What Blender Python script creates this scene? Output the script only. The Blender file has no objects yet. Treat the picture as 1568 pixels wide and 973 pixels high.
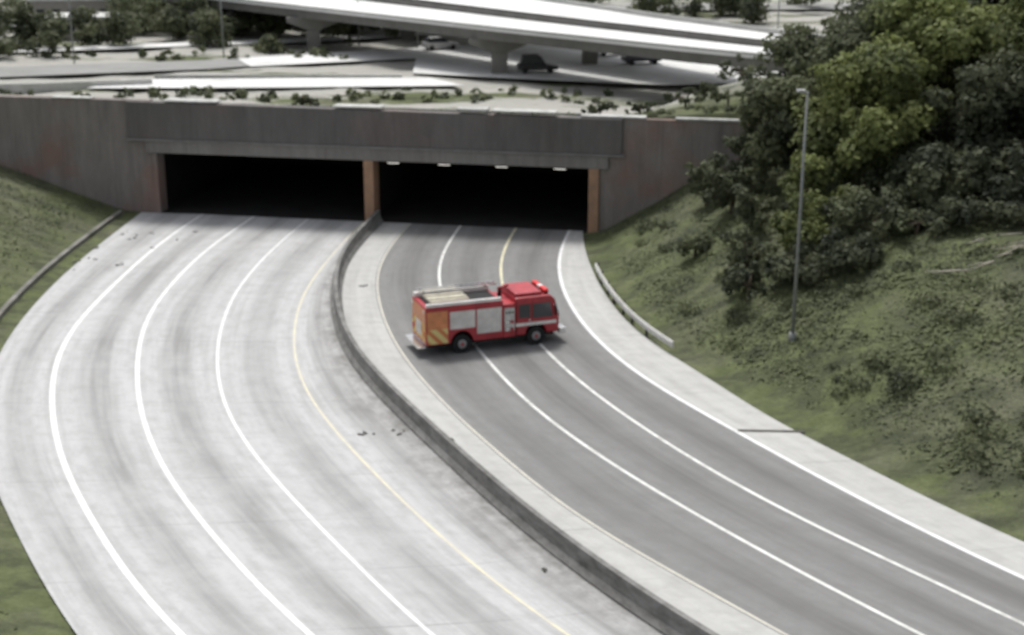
import bpy, math, numpy as np, random
from mathutils import Vector, Matrix
rng=np.random.default_rng(7); random.seed(7)
C=bpy.context; scn=C.scene
# ------------------------------------------------------------------ helpers
def link(o,parent=None):
    scn.collection.objects.link(o)
    if parent is not None: o.parent=parent
    return o
def empty(name,loc=(0,0,0),rz=0):
    e=bpy.data.objects.new(name,None); link(e); e.location=loc; e.rotation_euler=(0,0,rz); return e
def mesh(name,v,f,mat=None,parent=None,smooth=False,uv=None):
    m=bpy.data.meshes.new(name); m.from_pydata([tuple(map(float,p)) for p in v],[],f); 
    if mat: m.materials.append(mat)
    if uv is not None:
        l=m.uv_layers.new(name='UVMap')
        for i,lp in enumerate(m.loops): l.data[i].uv=uv[lp.vertex_index]
    if smooth:
        for p in m.polygons: p.use_smooth=True
    m.update()
    return link(bpy.data.objects.new(name,m),parent)
def fix(o):
    import bmesh
    b=bmesh.new(); b.from_mesh(o.data); bmesh.ops.recalc_face_normals(b,faces=b.faces); b.to_mesh(o.data); b.free(); return o
def bevel(o,w=.03,s=2):
    md=o.modifiers.new('bev','BEVEL'); md.width=w; md.segments=s; md.limit_method='ANGLE'; return o
BF=[(0,3,2,1),(4,5,6,7),(0,1,5,4),(1,2,6,5),(2,3,7,6),(3,0,4,7)]
def box(name,x0,x1,y0,y1,z0,z1,mat,parent=None,bv=0):
    v=[(x0,y0,z0),(x1,y0,z0),(x1,y1,z0),(x0,y1,z0),(x0,y0,z1),(x1,y0,z1),(x1,y1,z1),(x0,y1,z1)]
    o=mesh(name,v,BF,mat,parent)
    if bv: bevel(o,bv)
    return o
def prism(name,prof,y0,y1,mat,parent=None,bv=0):
    n=len(prof); v=[(x,y0,z) for x,z in prof]+[(x,y1,z) for x,z in prof]
    f=[tuple(range(n)),tuple(range(2*n-1,n-1,-1))]+[(i,i+n,(i+1)%n+n,(i+1)%n) for i in range(n)]
    o=fix(mesh(name,v,f,mat,parent))
    if bv: bevel(o,bv)
    return o
def cyl(name,p0,p1,r0,r1,mat,parent=None,n=16,smooth=True):
    p0=Vector(p0);p1=Vector(p1);d=(p1-p0).normalized();a=d.orthogonal().normalized();b=d.cross(a)
    v=[];
    for p,r in((p0,r0),(p1,r1)):
        for i in range(n):
            t=2*math.pi*i/n; v.append(p+a*r*math.cos(t)+b*r*math.sin(t))
    f=[(i,(i+1)%n,(i+1)%n+n,i+n) for i in range(n)]+[tuple(range(n-1,-1,-1)),tuple(range(n,2*n))]
    o=mesh(name,v,f,mat,parent)
    if smooth:
        for p in o.data.polygons[:n]: p.use_smooth=True
    return o
# ------------------------------------------------------------------ material kit
class M:
    def __init__(s,name,rough=.8,metal=0,spec=.3):
        s.m=bpy.data.materials.new(name); s.m.use_nodes=True; s.t=s.m.node_tree; s.n=s.t.nodes; s.b=s.n['Principled BSDF']
        s.b.inputs['Roughness'].default_value=rough; s.b.inputs['Metallic'].default_value=metal
        s.b.inputs['Specular IOR Level'].default_value=spec
    def l(s,a,b): s.t.links.new(a,b)
    def tc(s,k='Object'):
        return s.n.new('ShaderNodeTexCoord').outputs[k]
    def mp(s,v,sc=(1,1,1),rot=(0,0,0)):
        n=s.n.new('ShaderNodeMapping'); n.inputs['Scale'].default_value=sc; n.inputs['Rotation'].default_value=rot; s.l(v,n.inputs[0]); return n.outputs[0]
    def noise(s,v,sc,det=4,ro=.6):
        n=s.n.new('ShaderNodeTexNoise'); n.inputs['Scale'].default_value=sc; n.inputs['Detail'].default_value=det; n.inputs['Roughness'].default_value=ro; s.l(v,n.inputs['Vector']); return n.outputs['Fac']
    def rr(s,f,a,b,c=0,d=1):
        n=s.n.new('ShaderNodeMapRange'); n.inputs[1].default_value=a;n.inputs[2].default_value=b;n.inputs[3].default_value=c;n.inputs[4].default_value=d
        s.l(f,n.inputs[0]); return n.outputs[0]
    def ma(s,op,a,b=None,c=None):
        n=s.n.new('ShaderNodeMath'); n.operation=op
        for i,q in enumerate((a,b,c)):
            if q is None: continue
            if isinstance(q,(int,float)): n.inputs[i].default_value=q
            else: s.l(q,n.inputs[i])
        return n.outputs[0]
    def mix(s,f,a,b,mode='MIX'):
        n=s.n.new('ShaderNodeMix'); n.data_type='RGBA'; n.blend_type=mode
        for i,q in((0,f),(6,a),(7,b)):
            if isinstance(q,(int,float)): n.inputs[i].default_value=q
            elif isinstance(q,tuple): n.inputs[i].default_value=(*q,1) if len(q)==3 else q
            else: s.l(q,n.inputs[i])
        return n.outputs[2]
    def col(s,c):
        if isinstance(c,tuple): s.b.inputs['Base Color'].default_value=(*c,1)
        else: s.l(c,s.b.inputs['Base Color'])
        return s
    def bump(s,h,st=.3,d=.05):
        n=s.n.new('ShaderNodeBump'); n.inputs['Strength'].default_value=st;n.inputs['Distance'].default_value=d; s.l(h,n.inputs['Height']); s.l(n.outputs[0],s.b.inputs['Normal']); return s
def simple(name,c,rough=.6,metal=0,var=.25,sc=3,spec=.3):
    k=M(name,rough,metal,spec); n=k.noise(k.tc(),sc,5)
    a=tuple(q*(1-var) for q in c); b=tuple(min(1,q*(1+var)) for q in c)
    return k.col(k.mix(k.rr(n,.3,.7),a,b)).m
def worn(name,c,dirt,amount=.5,sc=.5,rough=.85,bs=.25,stretch=(1,1,1)):
    k=M(name,rough); tc=k.tc(); n=k.noise(k.mp(tc,stretch),sc,7,.65); n2=k.noise(tc,sc*9,4)
    f=k.ma('MULTIPLY',k.rr(n,.4,.68),amount); b=k.mix(f,c,dirt)
    b=k.mix(k.rr(n2,.2,.8,0,.35),b,tuple(q*.6 for q in c)); k.bump(n2,bs); return k.col(b).m
# ------------------------------------------------------------------ portal frame
P0=np.array([-25.5,100.7]); U=np.array([31.3,-5.8]); U/=np.linalg.norm(U); N=np.array([-U[1],U[0]])
def st(s,t): p=P0+U*s+N*t; return (p[0],p[1])
def S(p): return (np.asarray(p)-P0)@U
def T(p): return (np.asarray(p)-P0)@N
def pbox(name,s0,s1,t0,t1,z0,z1,mat,parent=None,bv=0,z1b=None):
    if z1b is None: z1b=z1
    q=[st(s0,t0),st(s1,t0),st(s1,t1),st(s0,t1)]
    v=[(*p,z0) for p in q]+[(*q[0],z1),(*q[1],z1b),(*q[2],z1b),(*q[3],z1)]
    o=mesh(name,v,BF,mat,parent)
    if bv: bevel(o,bv)
    return o
# ------------------------------------------------------------------ road lines, image pixels projected onto the ground plane (decimetres)
RAW={
'M':"-98,963,-109,880,-107,813,-99,754,-86,693,-69,644,-50,602,-28,553,0,494,26,447,49,410",
'LE':"-266,1007,-271,913,-273,834,-269,748,-260,683,-245,618,-226,564,-198,511,-168,456,-141,410",
'SE':"46,939,48,864,53,799,63,737,75,698,90,670,103,635,115,598,133,571,150,540,167,505,187,477",
'L1':"-225,977,-233,904,-236,827,-237,737,-228,673,-212,618,-193,564,-172,520,-143,466,-122,430,-106,410",
'L2':"-186,977,-199,896,-203,813,-201,748,-191,693,-177,635,-158,578,-137,530,-112,485,-87,442,-65,410",
'L3':"-147,967,-158,880,-162,799,-156,725,-147,673,-136,627,-121,586,-101,543,-71,488,-48,447,-27,410",
'L4':"-108,954,-118,856,-122,799,-118,737,-110,683,-98,635,-78,586,-50,527,-30,488,-12,456,3,430,18,410",
'RE':"-78,939,-85,856,-80,799,-67,725,-49,663,-24,598,-3,553,19,505,41,472,69,435,87,410",
'RA':"-37,958,-45,896,-46,841,-38,773,-16,693,4,627,24,582,46,540,73,496,96,461,117,430,130,413",
'RB':"-1,939,-8,880,-7,820,0,761,15,703,30,654,49,608,69,566,94,520,119,482,141,454,167,417",
'RC':"35,930,28,872,29,806,37,743,52,683,72,635,92,598,113,557,138,511,159,477,177,449"}
DE=np.array([.59,-.807])
def build_line(raw,NP=240):
    a=np.array(list(map(float,raw.split(',')))).reshape(-1,2)/10
    t0=T(a[0]); 
    if t0<-.3: a=np.vstack([a[0]-N*t0,a])
    elif t0>0: a[0]-=N*t0
    e=a[-1]; k=60-e@DE
    a=np.vstack([a]+[e+DE*k*q for q in np.linspace(.08,1,14)])
    L=np.r_[0,np.cumsum(np.linalg.norm(np.diff(a,axis=0),axis=1))]
    u=np.linspace(0,L[-1],400); d=np.stack([np.interp(u,L,a[:,i]) for i in(0,1)],1)
    sg=3.2/(u[1]); K=int(3*sg); w=np.exp(-.5*(np.arange(-K,K+1)/sg)**2); w/=w.sum()
    pad0=2*d[0]-d[1:K+1][::-1]; pad1=2*d[-1]-d[-K-1:-1][::-1]
    p=np.vstack([pad0,d,pad1]); d=np.stack([np.convolve(p[:,i],w,'valid') for i in(0,1)],1)
    L=np.r_[0,np.cumsum(np.linalg.norm(np.diff(d,axis=0),axis=1))]; u=np.linspace(0,L[-1],NP)
    return np.stack([np.interp(u,L,d[:,i]) for i in(0,1)],1)
LN={k:build_line(v) for k,v in RAW.items()}
def tang(l):
    g=np.gradient(l,axis=0); return g/np.linalg.norm(g,axis=1)[:,None]
def leftn(l):   # normal pointing to +X side (road runs toward the viewer)
    g=tang(l); return np.stack([-g[:,1],g[:,0]],1)
def off(l,d): return l+leftn(l)*np.reshape(d,(-1,1))
def arclen(l): return np.r_[0,np.cumsum(np.linalg.norm(np.diff(l,axis=0),axis=1))]
def strip(name,rows,us,mat,z=0,parent=None,sub=3):
    R=[];UU=[]
    for i in range(len(rows)-1):
        for j in range(sub):
            f=j/sub; R.append(rows[i]*(1-f)+rows[i+1]*f); UU.append(us[i]*(1-f)+us[i+1]*f)
    R.append(rows[-1]);UU.append(us[-1]); nr=len(R);npn=len(R[0]); al=arclen(rows[len(rows)//2])
    v=[];uv=[]
    for r,u in zip(R,UU):
        for i in range(npn): v.append((r[i][0],r[i][1],z)); uv.append((u,al[i]))
    f=[(a*npn+i,a*npn+i+1,(a+1)*npn+i+1,(a+1)*npn+i) for a in range(nr-1) for i in range(npn-1)]
    return mesh(name,v,f,mat,parent,uv=uv)
def sweep(name,l,prof,mat,parent=None,closed=True):
    nn=leftn(l); n=len(prof); v=[]
    for p,q in zip(l,nn):
        for o,z in prof: v.append((p[0]+q[0]*o,p[1]+q[1]*o,z))
    f=[];m=n if closed else n-1
    for i in range(len(l)-1):
        for j in range(m):
            k=(j+1)%n; f.append((i*n+j,i*n+k,(i+1)*n+k,(i+1)*n+j))
    if closed: f+=[tuple(range(n)),tuple(reversed(range((len(l)-1)*n,len(l)*n)))]
    return fix(mesh(name,v,f,mat,parent))
# ------------------------------------------------------------------ road materials
def road_mat(name,base,dark,lanes=True,joint=4.6,amt=.55,gut=None,jw=.022):
    k=M(name,.85,0,.25); uv=k.tc('UV'); sx=k.n.new('ShaderNodeSeparateXYZ'); k.l(uv,sx.inputs[0]); u,v=sx.outputs[0],sx.outputs[1]
    ob=k.tc()
    streak=k.noise(k.mp(uv,(9,.10,1)),1,6,.6); blot=k.noise(ob,.16,6,.65); fine=k.noise(ob,5,5,.7); mid=k.noise(k.mp(uv,(5,.9,1)),1,6,.7)
    cx=k.noise(k.mp(uv,(2.2,.035,1)),1,3)
    c=k.ma('COSINE',k.ma('MULTIPLY',u,2*math.pi)); lane=k.rr(c,.1,-1,0,1)
    f=k.ma('MULTIPLY',k.ma('ADD',k.ma('MULTIPLY',lane,.85 if lanes else 0),k.rr(streak,.42,.68,0,.6)),k.rr(blot,.3,.65,.45,1))
    f=k.ma('MULTIPLY',f,k.rr(cx,.3,.6,.5,1.15))
    f=k.ma('MINIMUM',k.ma('MULTIPLY',f,amt),1)
    col=k.mix(f,base,dark)
    j=k.ma('LESS_THAN',k.ma('FRACT',k.ma('DIVIDE',v,joint)),jw)
    col=k.mix(k.ma('MULTIPLY',j,k.rr(blot,.4,.65,.0,.38)),col,tuple(q*.55 for q in dark))
    col=k.mix(k.rr(mid,.45,.75,0,.5),col,dark)
    col=k.mix(k.rr(fine,.25,.75,0,.28),col,tuple(q*.65 for q in base))
    if gut:
        e=k.ma('MULTIPLY',k.rr(k.ma('ADD',u,k.rr(k.noise(ob,.45,6,.7),.2,.8,-.35,.35)),gut[0],gut[1]),k.rr(mid,.25,.6,.35,.85)); col=k.mix(e,col,(.15,.145,.135))
    k.bump(fine,.2,.02); return k.col(col).m
m_conc=road_mat('concrete_pavement',(.52,.52,.52),(.26,.26,.255),amt=.85,gut=(4.5,5.0))
m_should=road_mat('concrete_shoulder',(.50,.50,.485),(.27,.265,.255),False,4.6,.8)
m_asph=road_mat('asphalt',(.24,.24,.237),(.15,.149,.145),True,60,.95,jw=.001)
def paint(name,c,wear=(.3,.3,.3),amt=.5):
    k=M(name,.6); n=k.noise(k.tc(),1.2,6,.7); n2=k.noise(k.tc(),.15,3)
    f=k.ma('MULTIPLY',k.rr(n,.40,.66),k.rr(n2,.3,.7,amt*.5,amt)); return k.col(k.mix(f,c,wear)).m
m_white=paint('white_road_paint',(.80,.80,.80),(.52,.52,.52),.7); m_yel=paint('yellow_road_paint',(.66,.62,.46),(.48,.47,.45),1)
m_white2=paint('white_paint_on_asphalt',(.76,.76,.74),(.34,.34,.32),.8)
m_palew=paint('worn_paint',(.58,.56,.48),(.42,.41,.38),1); m_yel2=paint('yellow_paint_on_asphalt',(.72,.68,.46),(.4,.38,.33),.8)
road=empty('highway_road')
strip('concrete_carriageway',[LN['LE'],LN['L1'],LN['L2'],LN['L3'],LN['L4'],LN['M']],[0,1,2,3,4,5],m_conc,parent=road)
strip('median_shoulder',[LN['M'],LN['RE']],[0,.5],m_should,parent=road)
strip('asphalt_carriageway',[LN['RE'],LN['RA'],LN['RB'],LN['RC']],[0,1,2,3],m_asph,parent=road)
strip('outer_shoulder',[LN['RC'],LN['SE']],[0,.5],m_should,parent=road)
def mark(name,key,w,mat,i0=0,i1=None,sh=0):
    l=off(LN[key],sh)[i0:i1]; strip(name,[off(l,-w/2),off(l,w/2)],[0,1],mat,z=.006,parent=road,sub=1)
mark('lane_line_1','L1',.24,m_white); mark('lane_line_2','L2',.21,m_white); mark('lane_line_3','L3',.14,m_white)
mark('lane_line_4','L4',.12,m_yel)
ny=int(np.argmin(abs(LN['RB'][:100,1]-79)))
mark('edge_line_median','RE',.12,m_palew,sh=.12); mark('lane_line_5','RA',.17,m_white2); mark('lane_line_6','RB',.17,m_white2,ny); mark('lane_line_6_yellow','RB',.17,m_yel2,0,ny+1); mark('edge_line_outer','RC',.2,m_white)
# ------------------------------------------------------------------ terrain
def smooth(x,a,b):
    q=np.clip((x-a)/(b-a),0,1); return q*q*(3-2*q)
_w=[(rng.uniform(-1,1,2)*k,rng.uniform(0,6.28),1/np.sqrt(1+9*k)) for k in (.15,.25,.4,.6,.9,1.3,.2,.5,.8) for _ in range(3)]
def nz(x,y):
    s=0
    for (a,b),p,w in _w: s=s+w*np.sin(a*x*2+b*y*2+p)
    return s/4
def sdist(P,l,side):
    out=np.empty(len(P)); nn=leftn(l)
    for i in range(0,len(P),4000):
        q=P[i:i+4000]; d=((q[:,None,:]-l[None])**2).sum(2); j=d.argmin(1)
        out[i:i+4000]=((q-l[j])*nn[j]).sum(1)*side
        out[i:i+4000]=np.sign(out[i:i+4000])*np.sqrt(d[np.arange(len(q)),j])
    return out
def ground(P,force=None):
    P=np.asarray(P,float).reshape(-1,2); s=(P-P0)@U; t=(P-P0)@N
    dR=sdist(P,LN['SE'],1); dL=sdist(P,LN['LE'],-1)
    def up(d,k,cap,st0):
        h=np.maximum(d-st0,0)*k; return cap*np.tanh(h/cap)
    b=nz(P[:,0],P[:,1])
    zr=-.12+.16*smooth(dR,0,.8)+up(dR,.56,10,1.2)+smooth(dR,2,7)*b*.45
    zl=-.12+.16*smooth(dL,0,.8)+up(dL,.34,6,1.6)+smooth(dL,2,7)*b*.25
    zf=np.where(dR>dL,zr,zl)
    zb=np.maximum(7.6-.152*np.clip(t,0,200),1.5)
    hi=smooth(s,30,43)*(1-smooth(t,16,38)); zb=zb*(1-hi)+8.3*hi+smooth(t,2,8)*b*.25
    back=t>.35 if force is None else force
    return np.where(back,zb,zf)
def axis(a,b,st_,far,g=1.22):
    m=list(np.arange(a,b,st_)); d=st_;x=m[-1]
    while x<far: d*=g; x+=d; m.append(x)
    d=st_;x=m[0]; L=[]
    while x>-far: d*=g; x-=d; L.append(x)
    return np.array(L[::-1]+m)
sa=axis(-50,75,.9,2500); sa=np.array(sorted(list(sa[(np.abs(sa+.3)>.4)&(np.abs(sa-32.2)>.4)])+[-.3,32.2]))
ta=axis(-95,75,.9,2500); ta=np.array(sorted(list(ta[(np.abs(ta-.35)>.6)])+[.2,.5]))
SS,TT=np.meshgrid(sa,ta,indexing='ij'); PP=P0+SS.ravel()[:,None]*U+TT.ravel()[:,None]*N
Z=ground(PP); nt=len(ta)
faces=[]
for i in range(len(sa)-1):
    for j in range(nt-1):
        if abs(ta[j]-.2)<1e-6 and sa[i]>=-.31 and sa[i+1]<=32.21: continue
        faces.append((i*nt+j,(i+1)*nt+j,(i+1)*nt+j+1,i*nt+j+1))
k=M('grass_ground',.95,0,.1); o=k.tc()
a=k.noise(o,.12,6,.7); b=k.noise(k.mp(o,(1,1,2)),.9,7,.7); c=k.noise(o,6,4,.7); e=k.noise(k.mp(o,(.6,1.3,1),(0,0,.5)),.5,7,.75)
g=k.mix(k.rr(b,.35,.65),(.10,.12,.055),(.17,.195,.095)); g=k.mix(k.rr(a,.47,.60,0,.65),g,(.17,.165,.125)); g=k.mix(k.rr(e,.46,.6,0,.8),g,(.065,.072,.048)); g=k.mix(k.rr(c,.35,.75,0,.4),g,(.06,.065,.045))
sy=k.n.new('ShaderNodeSeparateXYZ'); k.l(o,sy.inputs[0]); far=k.rr(sy.outputs[1],104,112); gravel=k.rr(k.noise(k.mp(o,(.5,1.5,1)),.09,5,.7),.42,.48)
g=k.mix(k.ma('MULTIPLY',far,k.ma('MULTIPLY',gravel,.85)),g,(.44,.43,.40))
k.bump(k.ma('ADD',b,k.ma('MULTIPLY',c,.4)),.8,.25); m_grass=k.col(g).m
mesh('ground',np.c_[PP,Z],faces,m_grass,smooth=True)
# ------------------------------------------------------------------ foliage
def leaf_mat(name,d,l,yel=(.12,.11,.03),tl=.35):
    k=M(name,.7,0,.2); at=k.n.new('ShaderNodeAttribute'); at.attribute_name='shade'
    n=k.noise(k.tc(),.35,4); f=k.ma('ADD',at.outputs['Fac'],k.rr(n,.3,.7,-.3,.3))
    c=k.mix(k.rr(f,0,1),d,l); c=k.mix(k.rr(n,.58,.75,0,.5),c,yel); k.col(c)
    tr=k.n.new('ShaderNodeBsdfTranslucent'); k.l(c,tr.inputs[0]); mx=k.n.new('ShaderNodeMixShader'); mx.inputs[0].default_value=tl
    k.l(k.b.outputs[0],mx.inputs[1]); k.l(tr.outputs[0],mx.inputs[2]); k.l(mx.outputs[0],k.n['Material Output'].inputs[0]); return k.m
m_leafA=leaf_mat('foliage_light',(.09,.11,.048),(.25,.285,.105),(.27,.265,.11)); m_leafB=leaf_mat('foliage_dark',(.05,.06,.042),(.125,.14,.08),(.12,.12,.08))
m_leafC=leaf_mat('foliage_grey',(.065,.076,.05),(.165,.185,.10),(.165,.16,.10)); m_ivy=leaf_mat('ivy_leaves',(.065,.078,.045),(.165,.19,.095),(.17,.165,.11),.2)
def leaves(name,pos,nrm,size,shade,mat,parent=None):
    n=len(pos); nrm=nrm/np.linalg.norm(nrm,axis=1)[:,None]
    r=rng.normal(size=(n,3)); a=np.cross(nrm,r); a/=np.linalg.norm(a,axis=1)[:,None]; b=np.cross(nrm,a)
    s=size[:,None]; asp=rng.uniform(.5,.9,(n,1))
    V=np.stack([pos-a*s,pos-b*s*asp,pos+a*s,pos+b*s*asp],1)+rng.normal(0,.12,(n,4,3))*s[:,None]
    m=bpy.data.meshes.new(name); m.vertices.add(4*n); m.vertices.foreach_set('co',V.ravel().astype(np.float32))
    m.loops.add(4*n); m.loops.foreach_set('vertex_index',np.arange(4*n,dtype=np.int32))
    m.polygons.add(n); m.polygons.foreach_set('loop_start',np.arange(0,4*n,4,dtype=np.int32))
    try: m.polygons.foreach_set('loop_total',np.full(n,4,dtype=np.int32))
    except Exception: pass
    at=m.attributes.new('shade','FLOAT','FACE'); at.data.foreach_set('value',np.clip(shade,0,1).astype(np.float32))
    m.materials.append(mat); m.update(calc_edges=True); m.validate()
    return link(bpy.data.objects.new(name,m),parent)
def clumps(cs,rs,per,size,flat=.8):
    P=[];Nn=[];Sz=[];Sh=[]
    for c,r in zip(cs,rs):
        n=int(per*(r**2))+6; d=rng.normal(size=(n,3)); d/=np.linalg.norm(d,axis=1)[:,None]
        lump=1+.18*np.sin(d[:,0]*5+c[0]*3)*np.sin(d[:,1]*5+c[1])+.12*np.sin(d[:,2]*7+c[2])
        q=d*(rng.uniform(.55,1.1,(n,1)))*lump[:,None]*r; q[:,2]*=flat
        P.append(np.asarray(c)+q); Nn.append(d+rng.normal(0,.45,(n,3))+np.array([0,0,.25])); Sz.append(rng.uniform(.6,1.3,n)*size)
        Sh.append(np.clip(rng.normal(.5,.24)+rng.normal(0,.16,n),0,1))
    return np.vstack(P),np.vstack(Nn),np.concatenate(Sz),np.concatenate(Sh)
m_bark=simple('bark',(.10,.08,.06),.9,0,.4,4)
def tree(name,x,y,top,R,mat,ncl=26,per=190,size=.24,cz=None,bush=False):
    zb=float(ground([(x,y)])[0]); e=empty(name,(x,y,zb)); h=top-zb; rz=R[2]; cz=top-zb-rz if cz is None else cz
    cen=np.array([0,0,cz])
    cs=[];rs=[]
    while len(cs)<ncl:
        d=rng.normal(size=3); d/=np.linalg.norm(d); q=d*rng.uniform(.35,.95)*np.array(R); 
        c=cen+q
        if c[2]<.4: c[2]=.4+rng.uniform(0,.5)
        cs.append(c); rs.append(rng.uniform(.16,.38)*min(R))
    leaves('crown',*clumps(cs,rs,per,size),mat,parent=e)
    v0=(0,0,-.4); k=(R[0]*.05,0,max(cz*.7,.6))
    cyl('trunk',v0,k,.05*h*.6+.08,.03*h*.6+.05,m_bark,e,10)
    for i in range(0,ncl,3):
        c=cs[i]; cyl('limb_%d'%i,k,tuple(np.array(k)*.25+c*.75),.09,.03,m_bark,e,6)
    return e
TR=[(17.2,86,12.6,(3.6,4,3.6),m_leafC),(20.3,80.5,14.6,(4.6,4.4,4.8),m_leafA),(25,84,17.4,(5.2,4.8,5.4),m_leafA),(27,77,14.6,(4.8,4.4,5),m_leafB),
    (31,84,19.2,(5.4,5,5.8),m_leafA),(22.5,75.5,10.2,(3.8,3.6,3.5),m_leafC),(31,72,12.8,(4.7,4.2,4.4),m_leafB),(36,80,19,(5.5,5,6),m_leafB),(20.5,93,15.2,(4,4,4),m_leafC),(27,94,18,(5.2,5,5),m_leafC),(31.5,77,16.2,(4.4,4.4,5),m_leafB),(23.2,88.5,16.4,(4,4,4),m_leafC),(34,92,20.5,(5.5,5,5.5),m_leafC),(26.5,72.5,10.8,(3.6,3.2,3.2),m_leafB)]
for x,y,tp,R,m in TR: tree('deciduous_tree',x,y,tp,R,m,50,230,.19)
for x,y,tp,R,m in [(14.6,71,5.6,(2.2,2.0,1.8),m_leafB),(17.2,70,6.4,(2.3,2.1,1.9),m_leafB),(12.6,75,5.2,(1.9,1.8,1.5),m_leafC),(15.3,74.5,7.2,(2.5,2.3,2.2),m_leafA),(18.5,73,7.8,(2.6,2.4,2.2),m_leafC),(14.0,79,6.8,(2.1,2.1,1.8),m_leafC),(17,78.5,9.0,(2.8,2.5,2.5),m_leafA),(20.5,71,7.4,(2.4,2.2,1.9),m_leafC),(24.5,70.5,8.4,(2.8,2.6,2.2),m_leafB),(13.2,84.5,7.6,(2.2,2.2,1.7),m_leafC),(28,68,8.6,(2.6,2.4,2),m_leafC),(10.5,80,3.6,(1.4,1.3,1.0),m_leafC),(12.2,88,6.6,(1.8,1.6,1.4),m_leafC),(15.2,88.5,9,(2.2,2,2),m_leafB),(12.2,71.5,4.2,(1.5,1.5,1.1),m_leafB)]:
    tree('shrub',x,y,tp,R,m,20,300,.15,bush=True)
n=230000; P=np.c_[rng.uniform(0,48,n),rng.uniform(36,97,n)]; t=T(P); P=P[t<-.2]; d=sdist(P,LN['SE'],1)
den=.5+.5*nz(P[:,0]*1.7,P[:,1]*1.7); kp=(d>1.2)&(rng.random(len(P))<np.clip(den*1.3,0.1,1)*smooth(d,.8,3)*(.4+.6*smooth(P[:,1],46,64))); P=P[kp]; den=den[kp]
z=ground(P); hh=rng.uniform(.0,.22,len(P))*np.clip(den,0.1,1)**2
nr=rng.normal(0,.32,(len(P),3))+np.array([-.3,-.1,1])
leaves('ivy_ground_cover',np.c_[P,z+hh],nr,rng.uniform(.05,.13,len(P)),.45+.5*nz(P[:,0]*1.6+5,P[:,1]*3.1)+rng.normal(0,.12,len(P)),m_ivy)
n=60000; P=np.c_[rng.uniform(-50,-12,n),rng.uniform(38,104,n)]; P=P[T(P)<-.2]; d=sdist(P,LN['LE'],-1); den=.5+.5*nz(P[:,0]*1.7,P[:,1]*1.7)
kp=(d>1.5)&(rng.random(len(P))<np.clip(den*1.2,0,1)*smooth(d,1.2,4)); P=P[kp]
leaves('weeds_ground_cover',np.c_[P,ground(P)+rng.uniform(.0,.18,len(P))],rng.normal(0,.35,(len(P),3))+np.array([.2,-.1,1]),rng.uniform(.05,.13,len(P)),.5+.3*nz(P[:,0]*2.3,P[:,1]*2.3)+rng.normal(0,.15,len(P)),m_ivy)
cs=[];rs=[]
while len(cs)<260:
    x,y=rng.uniform(8,46),rng.uniform(50,92); 
    if T((x,y))>-1: continue
    d=sdist(np.array([[x,y]]),LN['SE'],1)[0]
    if d<2.5 or nz(x*1.9,y*1.9)<-.05: continue
    cs.append((x,y,float(ground([(x,y)])[0])-.05)); rs.append(rng.uniform(.35,1.1))
leaves('bramble_patches',*clumps(cs,rs,260,.10,.35),m_leafC)
cs=[];rs=[]
for i in range(480):
    s=rng.uniform(-42,46); t=abs(rng.normal(.8,2.0))+.75
    if nz(s*1.3,t*2)<-.2: continue
    x,y=st(s,t); zz=float(ground([(x,y)],force=True)[0]); r=rng.uniform(.15,.45); cs.append((x,y,zz+.08)); rs.append(r)
leaves('ivy_on_portal_roof',*clumps(cs,rs,230,.12,.6),m_leafC)
for s,t_,r in [(11,2.5,1.1),(31.5,2.5,1.3),(34,5,1.0),(37,7,1.4),(40,5,1.5),(42,9,2),(44,3,1.7),(38,12,1.5),(46,12,2.2),(41,16,2)]:
    x,y=st(s,t_); zz=float(ground([(x,y)])[0]); tree('shrub',x,y,zz+r*1.1,(r*1.2,r,r*.65),m_leafB if r<1.45 else m_leafC,12,260,.15)
# ------------------------------------------------------------------ tunnel portal
def wallmat(name,c,d,rust=.0):
    k=M(name,.9,0,.2); o=k.tc(); n=k.noise(k.mp(o,(1,1,.25)),.7,7,.7); n2=k.noise(o,.22,4); n3=k.noise(o,7,4)
    b=k.mix(k.rr(n,.35,.7),c,d); b=k.mix(k.rr(n2,.50,.64,0,rust),b,(.28,.15,.11)); b=k.mix(k.rr(n3,.3,.7,0,.3),b,tuple(q*.6 for q in c))
    dr=k.noise(k.mp(o,(3,3,.12)),1,5,.7); b=k.mix(k.rr(dr,.5,.7,0,.3),b,tuple(q*.5 for q in d)); k.bump(n3,.3,.03); return k.col(b).m
m_wall=wallmat('stained_concrete_wall',(.30,.27,.25),(.19,.17,.158),.6); m_head=wallmat('dark_concrete_header',(.18,.172,.166),(.12,.113,.108),.15)
m_lint=wallmat('concrete_lintel',(.28,.27,.255),(.19,.18,.17),.1); m_post=worn('ochre_painted_concrete',(.46,.28,.18),(.26,.18,.13),.7,1.2)
m_cop=worn('pale_coping',(.6,.6,.58),(.22,.22,.19),.8,.8); m_tshade=simple('tunnel_painted_shade',(.014,.0135,.013),.95,0,.4,.8); m_tshade_floor=simple('tunnel_floor',(.025,.024,.023),.9,0,.3,.5)  # near-black tunnel materials: shade of the unlit interior put into the colour
m_ledge=worn('stained_ledge',(.25,.245,.235),(.15,.145,.135),.8,.8)
pt=empty('tunnel_portal')
pbox('wing_wall_a',-45,0,0,.8,-1,8.0,m_wall,pt,.04)
pbox('wing_wall_b',31.9,62,0,.8,-1,7.75,m_wall,pt,.04)
pbox('header',-1.6,33.4,-.28,-.003,5.36,7.95,m_head,pt,.04,z1b=7.72)
pbox('header_core',.003,31.897,0,.8,4.35,7.9,m_head,pt,0,z1b=7.7)
pbox('ledge',-1.8,33.6,-.36,-.003,5.2,5.355,m_ledge,pt,.03)
pbox('lintel',-.4,32.5,-.22,-.003,4.35,5.197,m_lint,pt,.03)
pbox('middle_pier',15.55,16.25,-.25,1.2,-.2,4.345,m_post,pt,.04)
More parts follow.
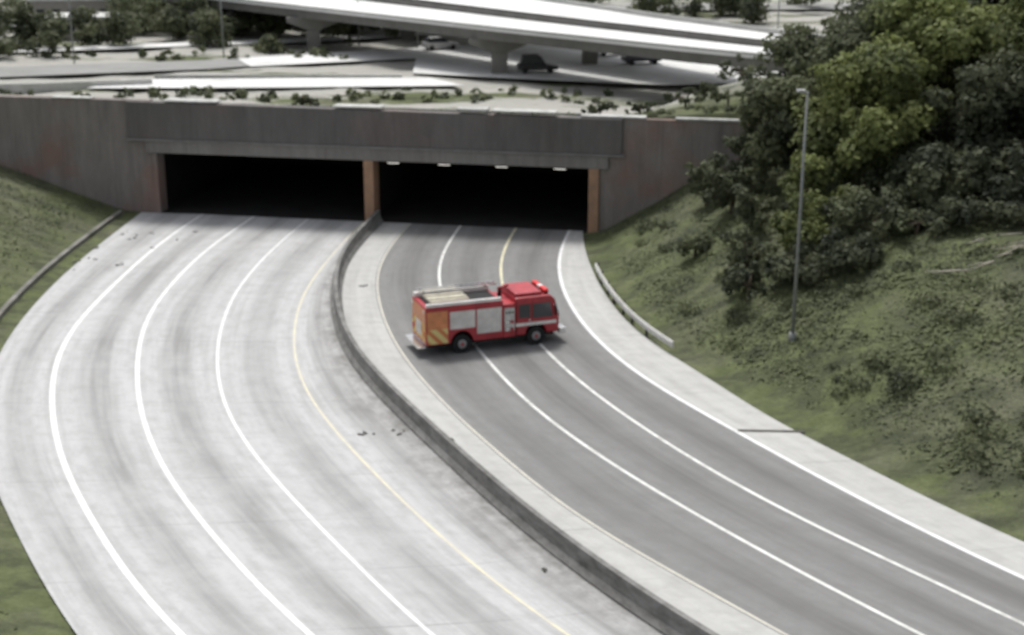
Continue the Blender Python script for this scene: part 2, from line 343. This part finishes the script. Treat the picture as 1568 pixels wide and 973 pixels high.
pbox('side_pier',31.2,31.895,-.25,1.2,-.2,4.345,m_post,pt,.04)
pbox('side_pier_left',.003,.35,-.1,1.2,-.2,4.345,m_wall,pt,.04)
pbox('tunnel_wall_1',-.6,.0,.82,18.5,-.5,4.8,m_tshade,pt); pbox('tunnel_wall_2',15.7,16.1,1.21,18.5,-.5,4.8,m_tshade,pt); pbox('tunnel_wall_3',31.91,32.5,.82,18.5,-.5,4.8,m_tshade,pt)
pbox('tunnel_ceiling',-.6,32.5,.82,19,4.81,4.89,m_tshade,pt); pbox('tunnel_end',-.6,32.5,18.52,19,-.5,4.8,m_tshade,pt)
pbox('tunnel_floor',0,31.9,.02,18.5,-.5,-.004,m_tshade_floor,pt)  # floor colour turns dark at the portal line, painting the tunnel's shade
s=-44
while s<50:
    L=rng.uniform(1.5,5)
    if rng.random()<.6: pbox('coping_%d'%int(s+50),s,s+L-.08,-.1 if (s<-2 or s>34) else -.36,.75,8.003,8.003+rng.uniform(.08,.18),m_cop,pt,.03) if s<32 and s+L<33.4 else pbox('coping_%d'%int(s+50),s,s+L-.08,-.1,.75,7.76,7.9,m_cop,pt,.03)
    s+=L+rng.uniform(0,2)
ml=M('lamp_glow',.5); ml.b.inputs['Emission Color'].default_value=(1,.95,.85,1); ml.b.inputs['Emission Strength'].default_value=.7; ml.col((.8,.8,.8))
for i,s in enumerate((17.6,21.2,25.2,29.2)):
    e=empty('tunnel_light',(*st(s,.1),4.22),math.atan2(U[1],U[0])); box('lamp',-.4,.4,-.1,.1,-.05,.03,ml.m,e,.02); box('housing',-.5,.5,-.16,.16,.033,.125,m_tshade,e)
# ------------------------------------------------------------------ barriers & rails
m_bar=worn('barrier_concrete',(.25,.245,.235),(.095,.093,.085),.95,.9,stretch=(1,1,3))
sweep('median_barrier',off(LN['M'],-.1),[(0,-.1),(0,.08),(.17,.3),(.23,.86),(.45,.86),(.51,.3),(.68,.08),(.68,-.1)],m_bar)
m_galv=simple('galvanised_steel',(.55,.56,.56),.45,.6,.15,4); m_dark=simple('dark_dirt',(.09,.085,.075),.95,0,.5,3)
gr=empty('guardrail'); sel=LN['SE'][(LN['SE'][:,1]>68.5)&(LN['SE'][:,1]<84.5)]; m_rail=worn('weathered_rail',(.68,.68,.66),(.3,.28,.25),.6,.5)
sweep('rail',off(sel,.05),[(0,.38),(-.06,.45),(0,.52),(-.06,.62),(0,.72),(.06,.72),(.06,.38)],m_rail,gr)
al=arclen(sel)
for i in range(int(al[-1]/2)):
    j=int(np.argmin(abs(al-i*2))); p=off(sel,.2)[j]; box('post_%d'%i,p[0]-.07,p[0]+.07,p[1]-.07,p[1]+.07,-.1,.7,m_dark,gr)
sel=LN['LE'][(LN['LE'][:,1]>70)&(LN['LE'][:,1]<100.5)]
sweep('concrete_kerb',off(sel,-1.1),[(0,-.1),(0,.3),(-.3,.3),(-.3,-.1)],worn('dirty_kerb',(.26,.25,.23),(.09,.09,.07),1,.7))
dg=empty('drainage_grate',(11.2,58.6,0),-.05); box('frame',-1.3,1.6,-.13,.13,.0,.012,m_dark,dg)
for i in range(28): box('bar_%d'%i,-1.25+i*.1,-1.22+i*.1,-.11,.11,.013,.02,m_dark,dg)
dv=[];df=[]
for cx,cy,nn,sp in [(-5.6,58.2,6,.5),(-8.6,81.5,3,.3),(1.2,45.5,2,.2),(-24.5,93,10,2.5),(-26.8,88,14,3),(-2.6,57.5,3,.2)]:
    for _ in range(nn):
        x=cx+rng.normal(0,sp);y=cy+rng.normal(0,sp*.5); a=rng.uniform(0,3.1); l,w,h=rng.uniform(.04,.2),rng.uniform(.03,.09),rng.uniform(.02,.06)
        b0=len(dv)
        for q in range(8):
            lx=(-l,l,l,-l)[q%4]*rng.uniform(.6,1); ly=(-w,-w,w,w)[q%4]*rng.uniform(.6,1)
            dv.append((x+lx*math.cos(a)-ly*math.sin(a),y+lx*math.sin(a)+ly*math.cos(a),.007+(h if q>3 else 0)))
        df+= [tuple(b0+i for i in f) for f in BF]
mesh('road_debris',dv,df,m_dark)
br=empty('fallen_branches',(24,66,float(ground([(24,66)])[0])))
mb=simple('dry_branch',(.42,.38,.32),.8)
for i in range(14):
    a=rng.normal(2.9,.35); x,y=rng.normal(0,1.6),rng.normal(0,.8); L=rng.uniform(.6,1.7)
    gz=lambda X,Y: float(ground([(24+X,66+Y)])[0])-br.location.z+.3
    x2,y2=x+L*math.cos(a),y+L*math.sin(a); cyl('branch_%d'%i,(x,y,gz(x,y)),(x2,y2,gz(x2,y2)),.04,.015,mb,br,6)
zb=float(ground([(13.6,66.2)])[0]); lp=empty('street_lamp',(13.6,66.2,zb)); mp_=simple('pole_steel',(.24,.25,.24),.6,.3,.1,4)
cyl('pole',(0,0,0),(0,0,12.0),.10,.055,mp_,lp); cyl('base',(0,0,-.2),(0,0,.35),.2,.18,mp_,lp); cyl('arm',(0,0,11.9),(-.35,-.45,12.1),.04,.03,mp_,lp,8)
box('lamp_head',-.6,-.2,-.65,-.35,12.05,12.18,simple('lamp_head',(.4,.4,.4),.4),lp,.04)
# ------------------------------------------------------------------ background
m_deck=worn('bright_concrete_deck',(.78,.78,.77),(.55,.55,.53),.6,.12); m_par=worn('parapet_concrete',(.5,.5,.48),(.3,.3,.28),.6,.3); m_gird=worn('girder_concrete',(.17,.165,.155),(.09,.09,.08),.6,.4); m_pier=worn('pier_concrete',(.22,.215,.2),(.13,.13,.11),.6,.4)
ov=empty('highway_overpass')
near=np.array([(-70,228),(-32.2,188),(-2,157),(16.5,139),(30,127),(60,102)],float); far=np.array([(-18,228),(5.5,190),(18,167),(31,147),(46,130),(76,108)],float)
zt=7.1
def ribbon(name,a,b,z0,z1,mat,par):
    n=len(a); v=[(*p,z1) for p in a]+[(*p,z1) for p in b]+[(*p,z0) for p in a]+[(*p,z0) for p in b]; f=[]
    for i in range(n-1): f+=[(i,i+1,n+i+1,n+i),(2*n+i,3*n+i,3*n+i+1,2*n+i+1),(i,2*n+i,2*n+i+1,i+1),(n+i,n+i+1,3*n+i+1,3*n+i)]
    f+=[(0,n,3*n,2*n),(n-1,3*n-1,4*n-1,2*n-1)]
    return fix(mesh(name,v,f,mat,par))
def dk(name,f0,f1,z0,z1,mat): ribbon(name,near*(1-f0)+far*f0,near*(1-f1)+far*f1,z0,z1,mat,ov)
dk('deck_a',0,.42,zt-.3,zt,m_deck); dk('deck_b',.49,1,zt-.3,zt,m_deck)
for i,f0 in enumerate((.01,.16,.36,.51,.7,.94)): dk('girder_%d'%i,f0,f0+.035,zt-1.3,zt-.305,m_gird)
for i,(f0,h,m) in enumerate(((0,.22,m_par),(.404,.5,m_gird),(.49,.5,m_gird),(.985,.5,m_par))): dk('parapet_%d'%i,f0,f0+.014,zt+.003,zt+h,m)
for i,(px_,py_) in enumerate([(-1.4,160.0),(-25,183.5),(9,168),(-14,196)]):
    prof=[(-3.3,5.79),(3.3,5.79),(3.3,5.2),(1.0,4.3),(-1.0,4.3),(-3.3,5.2)]
    e=empty('bridge_pier',(px_,py_,0),.12); prism('hammerhead_cap',prof,-.6,.6,m_pier,e,.04); box('column',-.85,.85,-.55,.55,1.2,4.295,m_pier,e,.06)
bg=empty('background_roads')
def poly_road(name,a,b,mat,z): 
    a=np.array(a,float);b=np.array(b,float); ribbon(name,a,b,z-.06,z,mat,bg)
zr=1.56
m_bgasph=worn('distant_asphalt',(.30,.30,.29),(.2,.2,.19),.6,.2); m_bgc=worn('distant_concrete',(.74,.74,.73),(.45,.45,.43),.6,.25)
poly_road('frontage_road',[(-120,156),(-56.8,157),(-34.3,164),(-22,172)],[(-120,166),(-56.8,166),(-36,172),(-25,180)],m_bgasph,zr+.32)
poly_road('ramp',[(-30,166),(-18,171),(-6,176),(10,183)],[(-33,173.5),(-20,180),(-6,187),(10,192)],m_bgc,zr+.35)
poly_road('parking_lot',[(-11,160),(2,155.5),(16,151),(40,155)],[(-12,187),(2,187),(18,184),(44,184)],m_bgc,zr+.39)
poly_road('service_road',[(-44,149),(-24,149.5),(-5,151)],[(-42,155.5),(-24,156.5),(-9,157)],m_bgc,zr+.32)
poly_road('access_road',[(-110,178),(-60,180),(-30,190),(-10,200)],[(-110,182),(-60,184),(-30,195),(-10,205)],m_bgc,zr+.31)
poly_road('far_road',[(-120,205),(-60,210),(0,232),(80,240)],[(-120,214),(-60,219),(0,243),(80,250)],m_bgasph,zr+.33)
m_wwall=worn('light_retaining_wall',(.6,.6,.57),(.3,.3,.27),.6,.5)
wl=empty('retaining_wall'); box('wall_a',-39,-12,157.3,157.6,1.4,2.1,m_wwall,wl); 
w2=empty('retaining_wall'); ribbon('wall',np.array([(-80,147),(-50,148.5),(-38,152)],float),np.array([(-80,147.3),(-50,148.8),(-38,152.3)],float),1.4,2.4,m_wwall,w2)
m_bw=worn('pale_building_wall',(.35,.33,.30),(.25,.23,.2),.5,.3); m_roof=worn('pale_roof',(.68,.68,.66),(.4,.4,.38),.6,.2); m_dw=simple('dark_window',(.04,.045,.05),.2)
for x,y,wx,wy,h in [(-66,222,12,8,3.5),(-46,232,14,8,3.2),(-86,196,10,7,3.6),(-30,246,12,8,3),(-58,198,9,6,3),(-42,206,10,6,2.8),(-30,222,10,7,3)]:
    e=empty('warehouse_building',(x,y,1.3),.1); box('walls',-wx/2,wx/2,-wy/2,wy/2,0,h,m_bw,e); box('roof',-wx/2-.3,wx/2+.3,-wy/2-.3,wy/2+.3,h+.003,h+.4,m_roof,e)
    for j in range(5): box('window_%d'%j,-wx/2+.8+j*wx/5.2,-wx/2+2+j*wx/5.2,-wy/2-.02,-wy/2-.003,1.2,2.3,m_dw,e)
def simple_car(loc,rz,c,sc=1,van=False):
    e=empty('parked_car',loc,rz); e.scale=(sc,)*3; mc=simple('car_paint',c,.3,.3,.05,2,.5); mg=simple('car_glass',(.03,.035,.04),.15); mt=simple('tyre',(.03,.03,.03),.9)
    top=1.5 if not van else 1.9
    prism('body',[(-2.2,.35),(2.2,.35),(2.25,.75),(1.3,.92),(-2.1,.98),(-2.25,.7)],-.9,.9,mc,e,.06)
    prism('cabin',[(-1.9,.95),(1.0,.9),(.35,top-.08),(.1,top),(-1.4,top),(-1.7,top-.1)],-.78,.78,mg,e,.05); prism('roof',[(-1.45,top+.003),(.15,top+.003),(.1,top+.04),(-1.4,top+.04)],-.72,.72,mc,e,.01)
    for i,(x,y) in enumerate([(-1.4,-.9),(-1.4,.72),(1.4,-.9),(1.4,.72)]): cyl('wheel_%d'%i,(x,y,.33),(x,y+.18,.33),.33,.33,mt,e)
simple_car((2.8,160.5,zr+.4),.1,(.03,.03,.035),1,True); simple_car((12,176,zr+.4),.4,(.5,.5,.52)); simple_car((15,168,zr+.4),.2,(.08,.08,.1)); simple_car((-9,182,zr+.40),.4,(.5,.5,.5))
cs=[];rs=[]
def tuft(x,y,h,n,r):
    for _ in range(n): cs.append((x+rng.normal(0,r),y+rng.normal(0,r),1.5+rng.uniform(.2,1)*h)); rs.append(rng.uniform(.6,1.25)*r)
for x,y,h,n,r in [(-60.6,186,5,12,1.6),(-66,184,5.5,12,1.7),(-55,189,4.5,10,1.5),(-51.4,187,4.5,10,1.4),(-38.9,187,4,8,1.3),(-43,198,5,10,1.6),(-51,203,5,12,1.7),(-56,178,3.5,8,1.2),(-63,176,3.5,8,1.2),(-70,178,4,9,1.4),(-33,200,5,10,1.5),(-26,206,4,8,1.4),(-30,183,3,6,1.0),(-22,190,3,6,1.0),(-76,190,6,14,2),(-18,199,3.5,8,1.2)]: tuft(x,y,h,n,r)
for i in range(70):
    y=rng.uniform(190,262); x=rng.uniform(-100,-14-(y-172)*.2); tuft(x,y,rng.uniform(2.5,6),7,1.5)
for i in range(26): tuft(rng.uniform(-5,70),rng.uniform(215,262),5,6,1.7)
for i in range(80): tuft(rng.uniform(-66,10),rng.uniform(141,148.5),rng.uniform(.1,.5),1,.55)
for i in range(22): tuft(rng.uniform(-70,-12),rng.uniform(173,180),rng.uniform(.3,1.2),2,.6)
leaves('distant_tree_line',*clumps(cs,rs,60,.30),m_leafC)
for x,y,h in [(-35,176,9),(-52,172,10),(-20,190,10),(-12,185,9),(31,170,13)]:
    e=empty('utility_pole',(x,y,1.5)); cyl('pole',(0,0,0),(0,0,h),.1,.07,mp_,e,8); cyl('arm',(-.6,0,h-.3),(.6,0,h-.3),.05,.05,mp_,e,6)
# ------------------------------------------------------------------ fire engine
fe=empty('fire_engine',(-4.72,69.65,.006),math.radians(20)); fe.scale=(.955,.97,.98)
def carp(name,c,r=.35): 
    return simple(name,c,r,0,.22,1.5,.5)
red=carp('red_paint',(.38,.03,.04)); org=carp('orange_paint',(.62,.24,.10)); sil=simple('aluminium_shutter',(.55,.54,.53),.45,.3,.25,6); wht=carp('white_paint',(.74,.72,.69)); blk=simple('black_rubber',(.02,.02,.02),.8); gls=simple('window_glass',(.05,.05,.055),.12,0,.2,1,.6); chrome=simple('chrome',(.7,.7,.7),.25,.9,.1,3)
k=M('rear_chevrons',.45); o=k.tc(); sx=k.n.new('ShaderNodeSeparateXYZ'); k.l(o,sx.inputs[0]); ay=k.ma('ABSOLUTE',sx.outputs[1]); q=k.ma('FRACT',k.ma('MULTIPLY',k.ma('ADD',ay,sx.outputs[2]),1.6)); k.col(k.mix(k.ma('GREATER_THAN',q,.5),(.62,.17,.07),(.72,.55,.12))); chev=k.m
k=M('side_chevrons',.45); o=k.tc(); sx=k.n.new('ShaderNodeSeparateXYZ'); k.l(o,sx.inputs[0]); q=k.ma('FRACT',k.ma('MULTIPLY',k.ma('ADD',sx.outputs[0],sx.outputs[2]),1.5)); k.col(k.mix(k.ma('GREATER_THAN',q,.45),(.60,.22,.09),(.70,.58,.25))); chev2=k.m
k=M('shutter_slats',.45,.1); o=k.tc(); sx=k.n.new('ShaderNodeSeparateXYZ'); k.l(o,sx.inputs[0]); q=k.ma('FRACT',k.ma('MULTIPLY',sx.outputs[2],9)); n=k.noise(o,2,4)
k.col(k.mix(k.ma('GREATER_THAN',q,.82),k.mix(k.rr(n,.3,.7),(.58,.55,.52),(.82,.79,.76)),(.38,.36,.36))); shut=k.m
box('chassis',.2,7.3,-1.0,1.0,.42,.62,blk,fe,.02)
def arch(cx,r,z0,n=9): return [(cx-r*math.cos(math.pi*i/(n-1)),z0+r*math.sin(math.pi*i/(n-1))) for i in range(n)]
body=[(0.0,.6)]+[(1.35,.6)]+arch(2.0,.62,.6)[1:-1]+[(2.65,.6),(4.3,.6),(4.3,2.62),(0,2.62)]
prism('rear_body',body,-1.25,1.25,red,fe,.04)
box('rear_panel',-.02,-.004,-1.2,1.2,.75,1.75,chev,fe); box('rear_upper',-.02,-.004,-1.2,1.2,1.76,2.5,org,fe); box('rear_door',-.05,-.022,-.5,.5,.95,1.7,shut,fe,.01)
box('rear_step',-.45,-.003,-1.2,1.2,.45,.55,chrome,fe,.02)
tr_=simple('tail_red',(.6,.02,.02),.3)
for y in (-1.08,.96):
    box('tail_lamp',-.06,-.022,y,y+.14,1.0,1.3,tr_,fe,.01); box('warning_lamp',-.06,-.022,y,y+.14,2.3,2.45,wht,fe,.01)
for y0,y1 in((-1.275,-1.253),(1.253,1.275)):
    box('locker_door',.06,1.2,y0,y1,1.45,2.4,org,fe,.008); box('locker_lower',.06,1.2,y0,y1,.66,1.447,chev2,fe,.008)
    box('shutter_2',1.32,2.72,y0,y1,1.36,2.3,shut,fe,.008); box('shutter_3',2.82,4.2,y0,y1,.98,2.3,shut,fe,.008)
    box('pump_panel',4.36,4.94,y0,y1,.95,2.2,sil,fe,.01)
    box('cab_stripe',5.0,7.35,y0,y1,1.12,1.30,wht,fe,.005)
for i in range(4): cyl('outlet_%d'%i,(4.5+.28*(i%2),-1.36,1.05+.4*(i//2)),(4.5+.28*(i%2),-1.27,1.05+.4*(i//2)),.09,.08,red if i%2 else chrome,fe,10)
for i in range(3): cyl('gauge_%d'%i,(4.48+.17*i,-1.285,1.95),(4.48+.17*i,-1.276,1.95),.06,.06,blk,fe,10)
box('pump_module',4.32,4.98,-1.24,1.24,.6,2.4,red,fe,.02)
box('hose_bed_floor',.25,4.1,-.85,.85,2.625,2.66,blk,fe); box('bed_side_a',.05,4.2,-1.22,-1.05,2.625,2.8,wht,fe,.02); box('bed_side_b',.05,4.25,.95,1.22,2.625,2.86,wht,fe,.02)
hc=simple('hose_canvas',(.5,.47,.38),.9)
for i in range(4): box('hose_%d'%i,.4,2.6,-.75+i*.36,-.48+i*.36,2.665,2.8+.03*(i%2),hc,fe,.06)
box('ladder_rail_a',.2,4.6,.73,.78,2.95,3.03,chrome,fe); box('ladder_rail_b',.2,4.6,1.11,1.16,2.95,3.03,chrome,fe)
for i in range(14): box('rung_%d'%i,.35+i*.31,.39+i*.31,.78,1.11,2.97,3.0,chrome,fe)
for x in(.5,4.0): box('ladder_stay_%d'%int(x),x,x+.06,.8,1.1,2.862,2.948,blk,fe)
cyl('deck_gun_base',(4.6,.2,2.4),(4.6,.2,2.85),.12,.1,blk,fe); cyl('deck_gun',(4.5,.2,2.85),(5.1,.2,3.0),.09,.06,red,fe)
cab=[(5.0,.6),(5.62,.6)]+arch(6.2,.6,.6)[1:-1]+[(6.8,.6),(7.5,.6),(7.55,1.35),(7.25,2.45),(7.0,2.68),(5.0,2.68)]
prism('cab',cab,-1.25,1.25,red,fe,.12)
box('raised_roof',5.05,6.6,-1.05,1.05,2.683,2.86,red,fe,.06)
mg=prism('windscreen',[(7.585,1.42),(7.6,1.45),(7.31,2.42),(7.27,2.42)],-1.08,1.08,gls,fe)
for y0,y1 in((-1.27,-1.252),(1.252,1.27)):
    box('rear_door_window',5.2,5.85,y0,y1,1.55,2.3,gls,fe,.01); prism('front_door_window',[(6.0,1.5),(7.15,1.5),(6.98,2.3),(6.0,2.3)],y0,y1,gls,fe)
    box('door_gap_1',5.08,5.10,y0,y1,.8,2.45,blk,fe); box('door_gap_2',5.93,5.95,y0,y1,.8,2.45,blk,fe); box('door_handle',5.75,5.88,y0*1.01,y1*1.01,1.4,1.45,chrome,fe)
box('bumper',7.56,7.95,-1.22,1.22,.48,.8,chrome,fe,.04); box('grille',7.56,7.6,-.6,.6,.85,1.25,blk,fe)
for y in (-1.05,.75): box('headlamp',7.56,7.62,y,y+.3,.9,1.15,wht,fe,.02)
bc=simple('beacon_red',(.7,.03,.03),.3)
box('light_bar_base',6.75,7.0,-.95,.95,2.70,2.76,blk,fe)
box('light_bar_red',6.74,7.01,-.95,-.2,2.763,2.92,bc,fe,.03); box('light_bar_clear',6.74,7.01,-.19,.19,2.763,2.92,wht,fe,.03); box('light_bar_red_2',6.74,7.01,.2,.95,2.763,2.92,bc,fe,.03)
for y in(-1.5,1.35): box('mirror',7.2,7.26,y,y+.16,1.6,2.15,blk,fe,.02); cyl('mirror_arm',(7.15,y*.8,2.2),(7.23,y+.08,2.1),.02,.02,chrome,fe,6)
hg=simple('hub_grey',(.3,.3,.3),.5)
for x,w in((2.0,.52),(6.2,.32)):
    for sgn in(-1,1):
        y=1.22*sgn; cyl('tyre_%d_%d'%(x,sgn),(x,y-w*sgn,.5),(x,y,.5),.5,.5,blk,fe,28); cyl('hub_%d_%d'%(x,sgn),(x,y,.5),(x,y+.03*sgn,.5),.25,.2,hg,fe,16)
        cyl('hubcap_%d_%d'%(x,sgn),(x,y+.03*sgn,.5),(x,y+.1*sgn,.5),.1,.07,red,fe,10)
# ------------------------------------------------------------------ light, sky, camera
az=math.radians(-14); el=math.radians(64)
sd=Vector((math.sin(az)*math.cos(el),math.cos(az)*math.cos(el),math.sin(el)))
sl=bpy.data.lights.new('sun','SUN'); sl.energy=2.6; sl.angle=math.radians(14); sl.color=(1,.985,.95); so=link(bpy.data.objects.new('sun',sl)); so.rotation_euler=sd.to_track_quat('Z','Y').to_euler()
w=bpy.data.worlds.new('World'); scn.world=w; w.use_nodes=True; nt_=w.node_tree; sk=nt_.nodes.new('ShaderNodeTexSky'); sk.sky_type='NISHITA'; sk.sun_disc=False; sk.sun_elevation=el; sk.sun_rotation=az; sk.dust_density=4; sk.air_density=1
hs=nt_.nodes.new('ShaderNodeHueSaturation'); hs.inputs['Saturation'].default_value=.3; nt_.links.new(sk.outputs[0],hs.inputs['Color'])
nt_.links.new(hs.outputs[0],nt_.nodes['Background'].inputs[0]); nt_.nodes['Background'].inputs[1].default_value=.15
cd=bpy.data.cameras.new('camera'); cd.sensor_width=36; cd.lens=36*2200/1568; cd.clip_end=6000; co=link(bpy.data.objects.new('camera',cd)); co.location=(0,0,23.5); co.rotation_euler=(math.radians(90)-math.atan(686.5/2200),0,0)
cd.dof.use_dof=True; cd.dof.focus_distance=12; cd.dof.aperture_fstop=1.6
scn.camera=co
scn.view_settings.view_transform='Standard'; scn.view_settings.look='None'; scn.view_settings.exposure=0
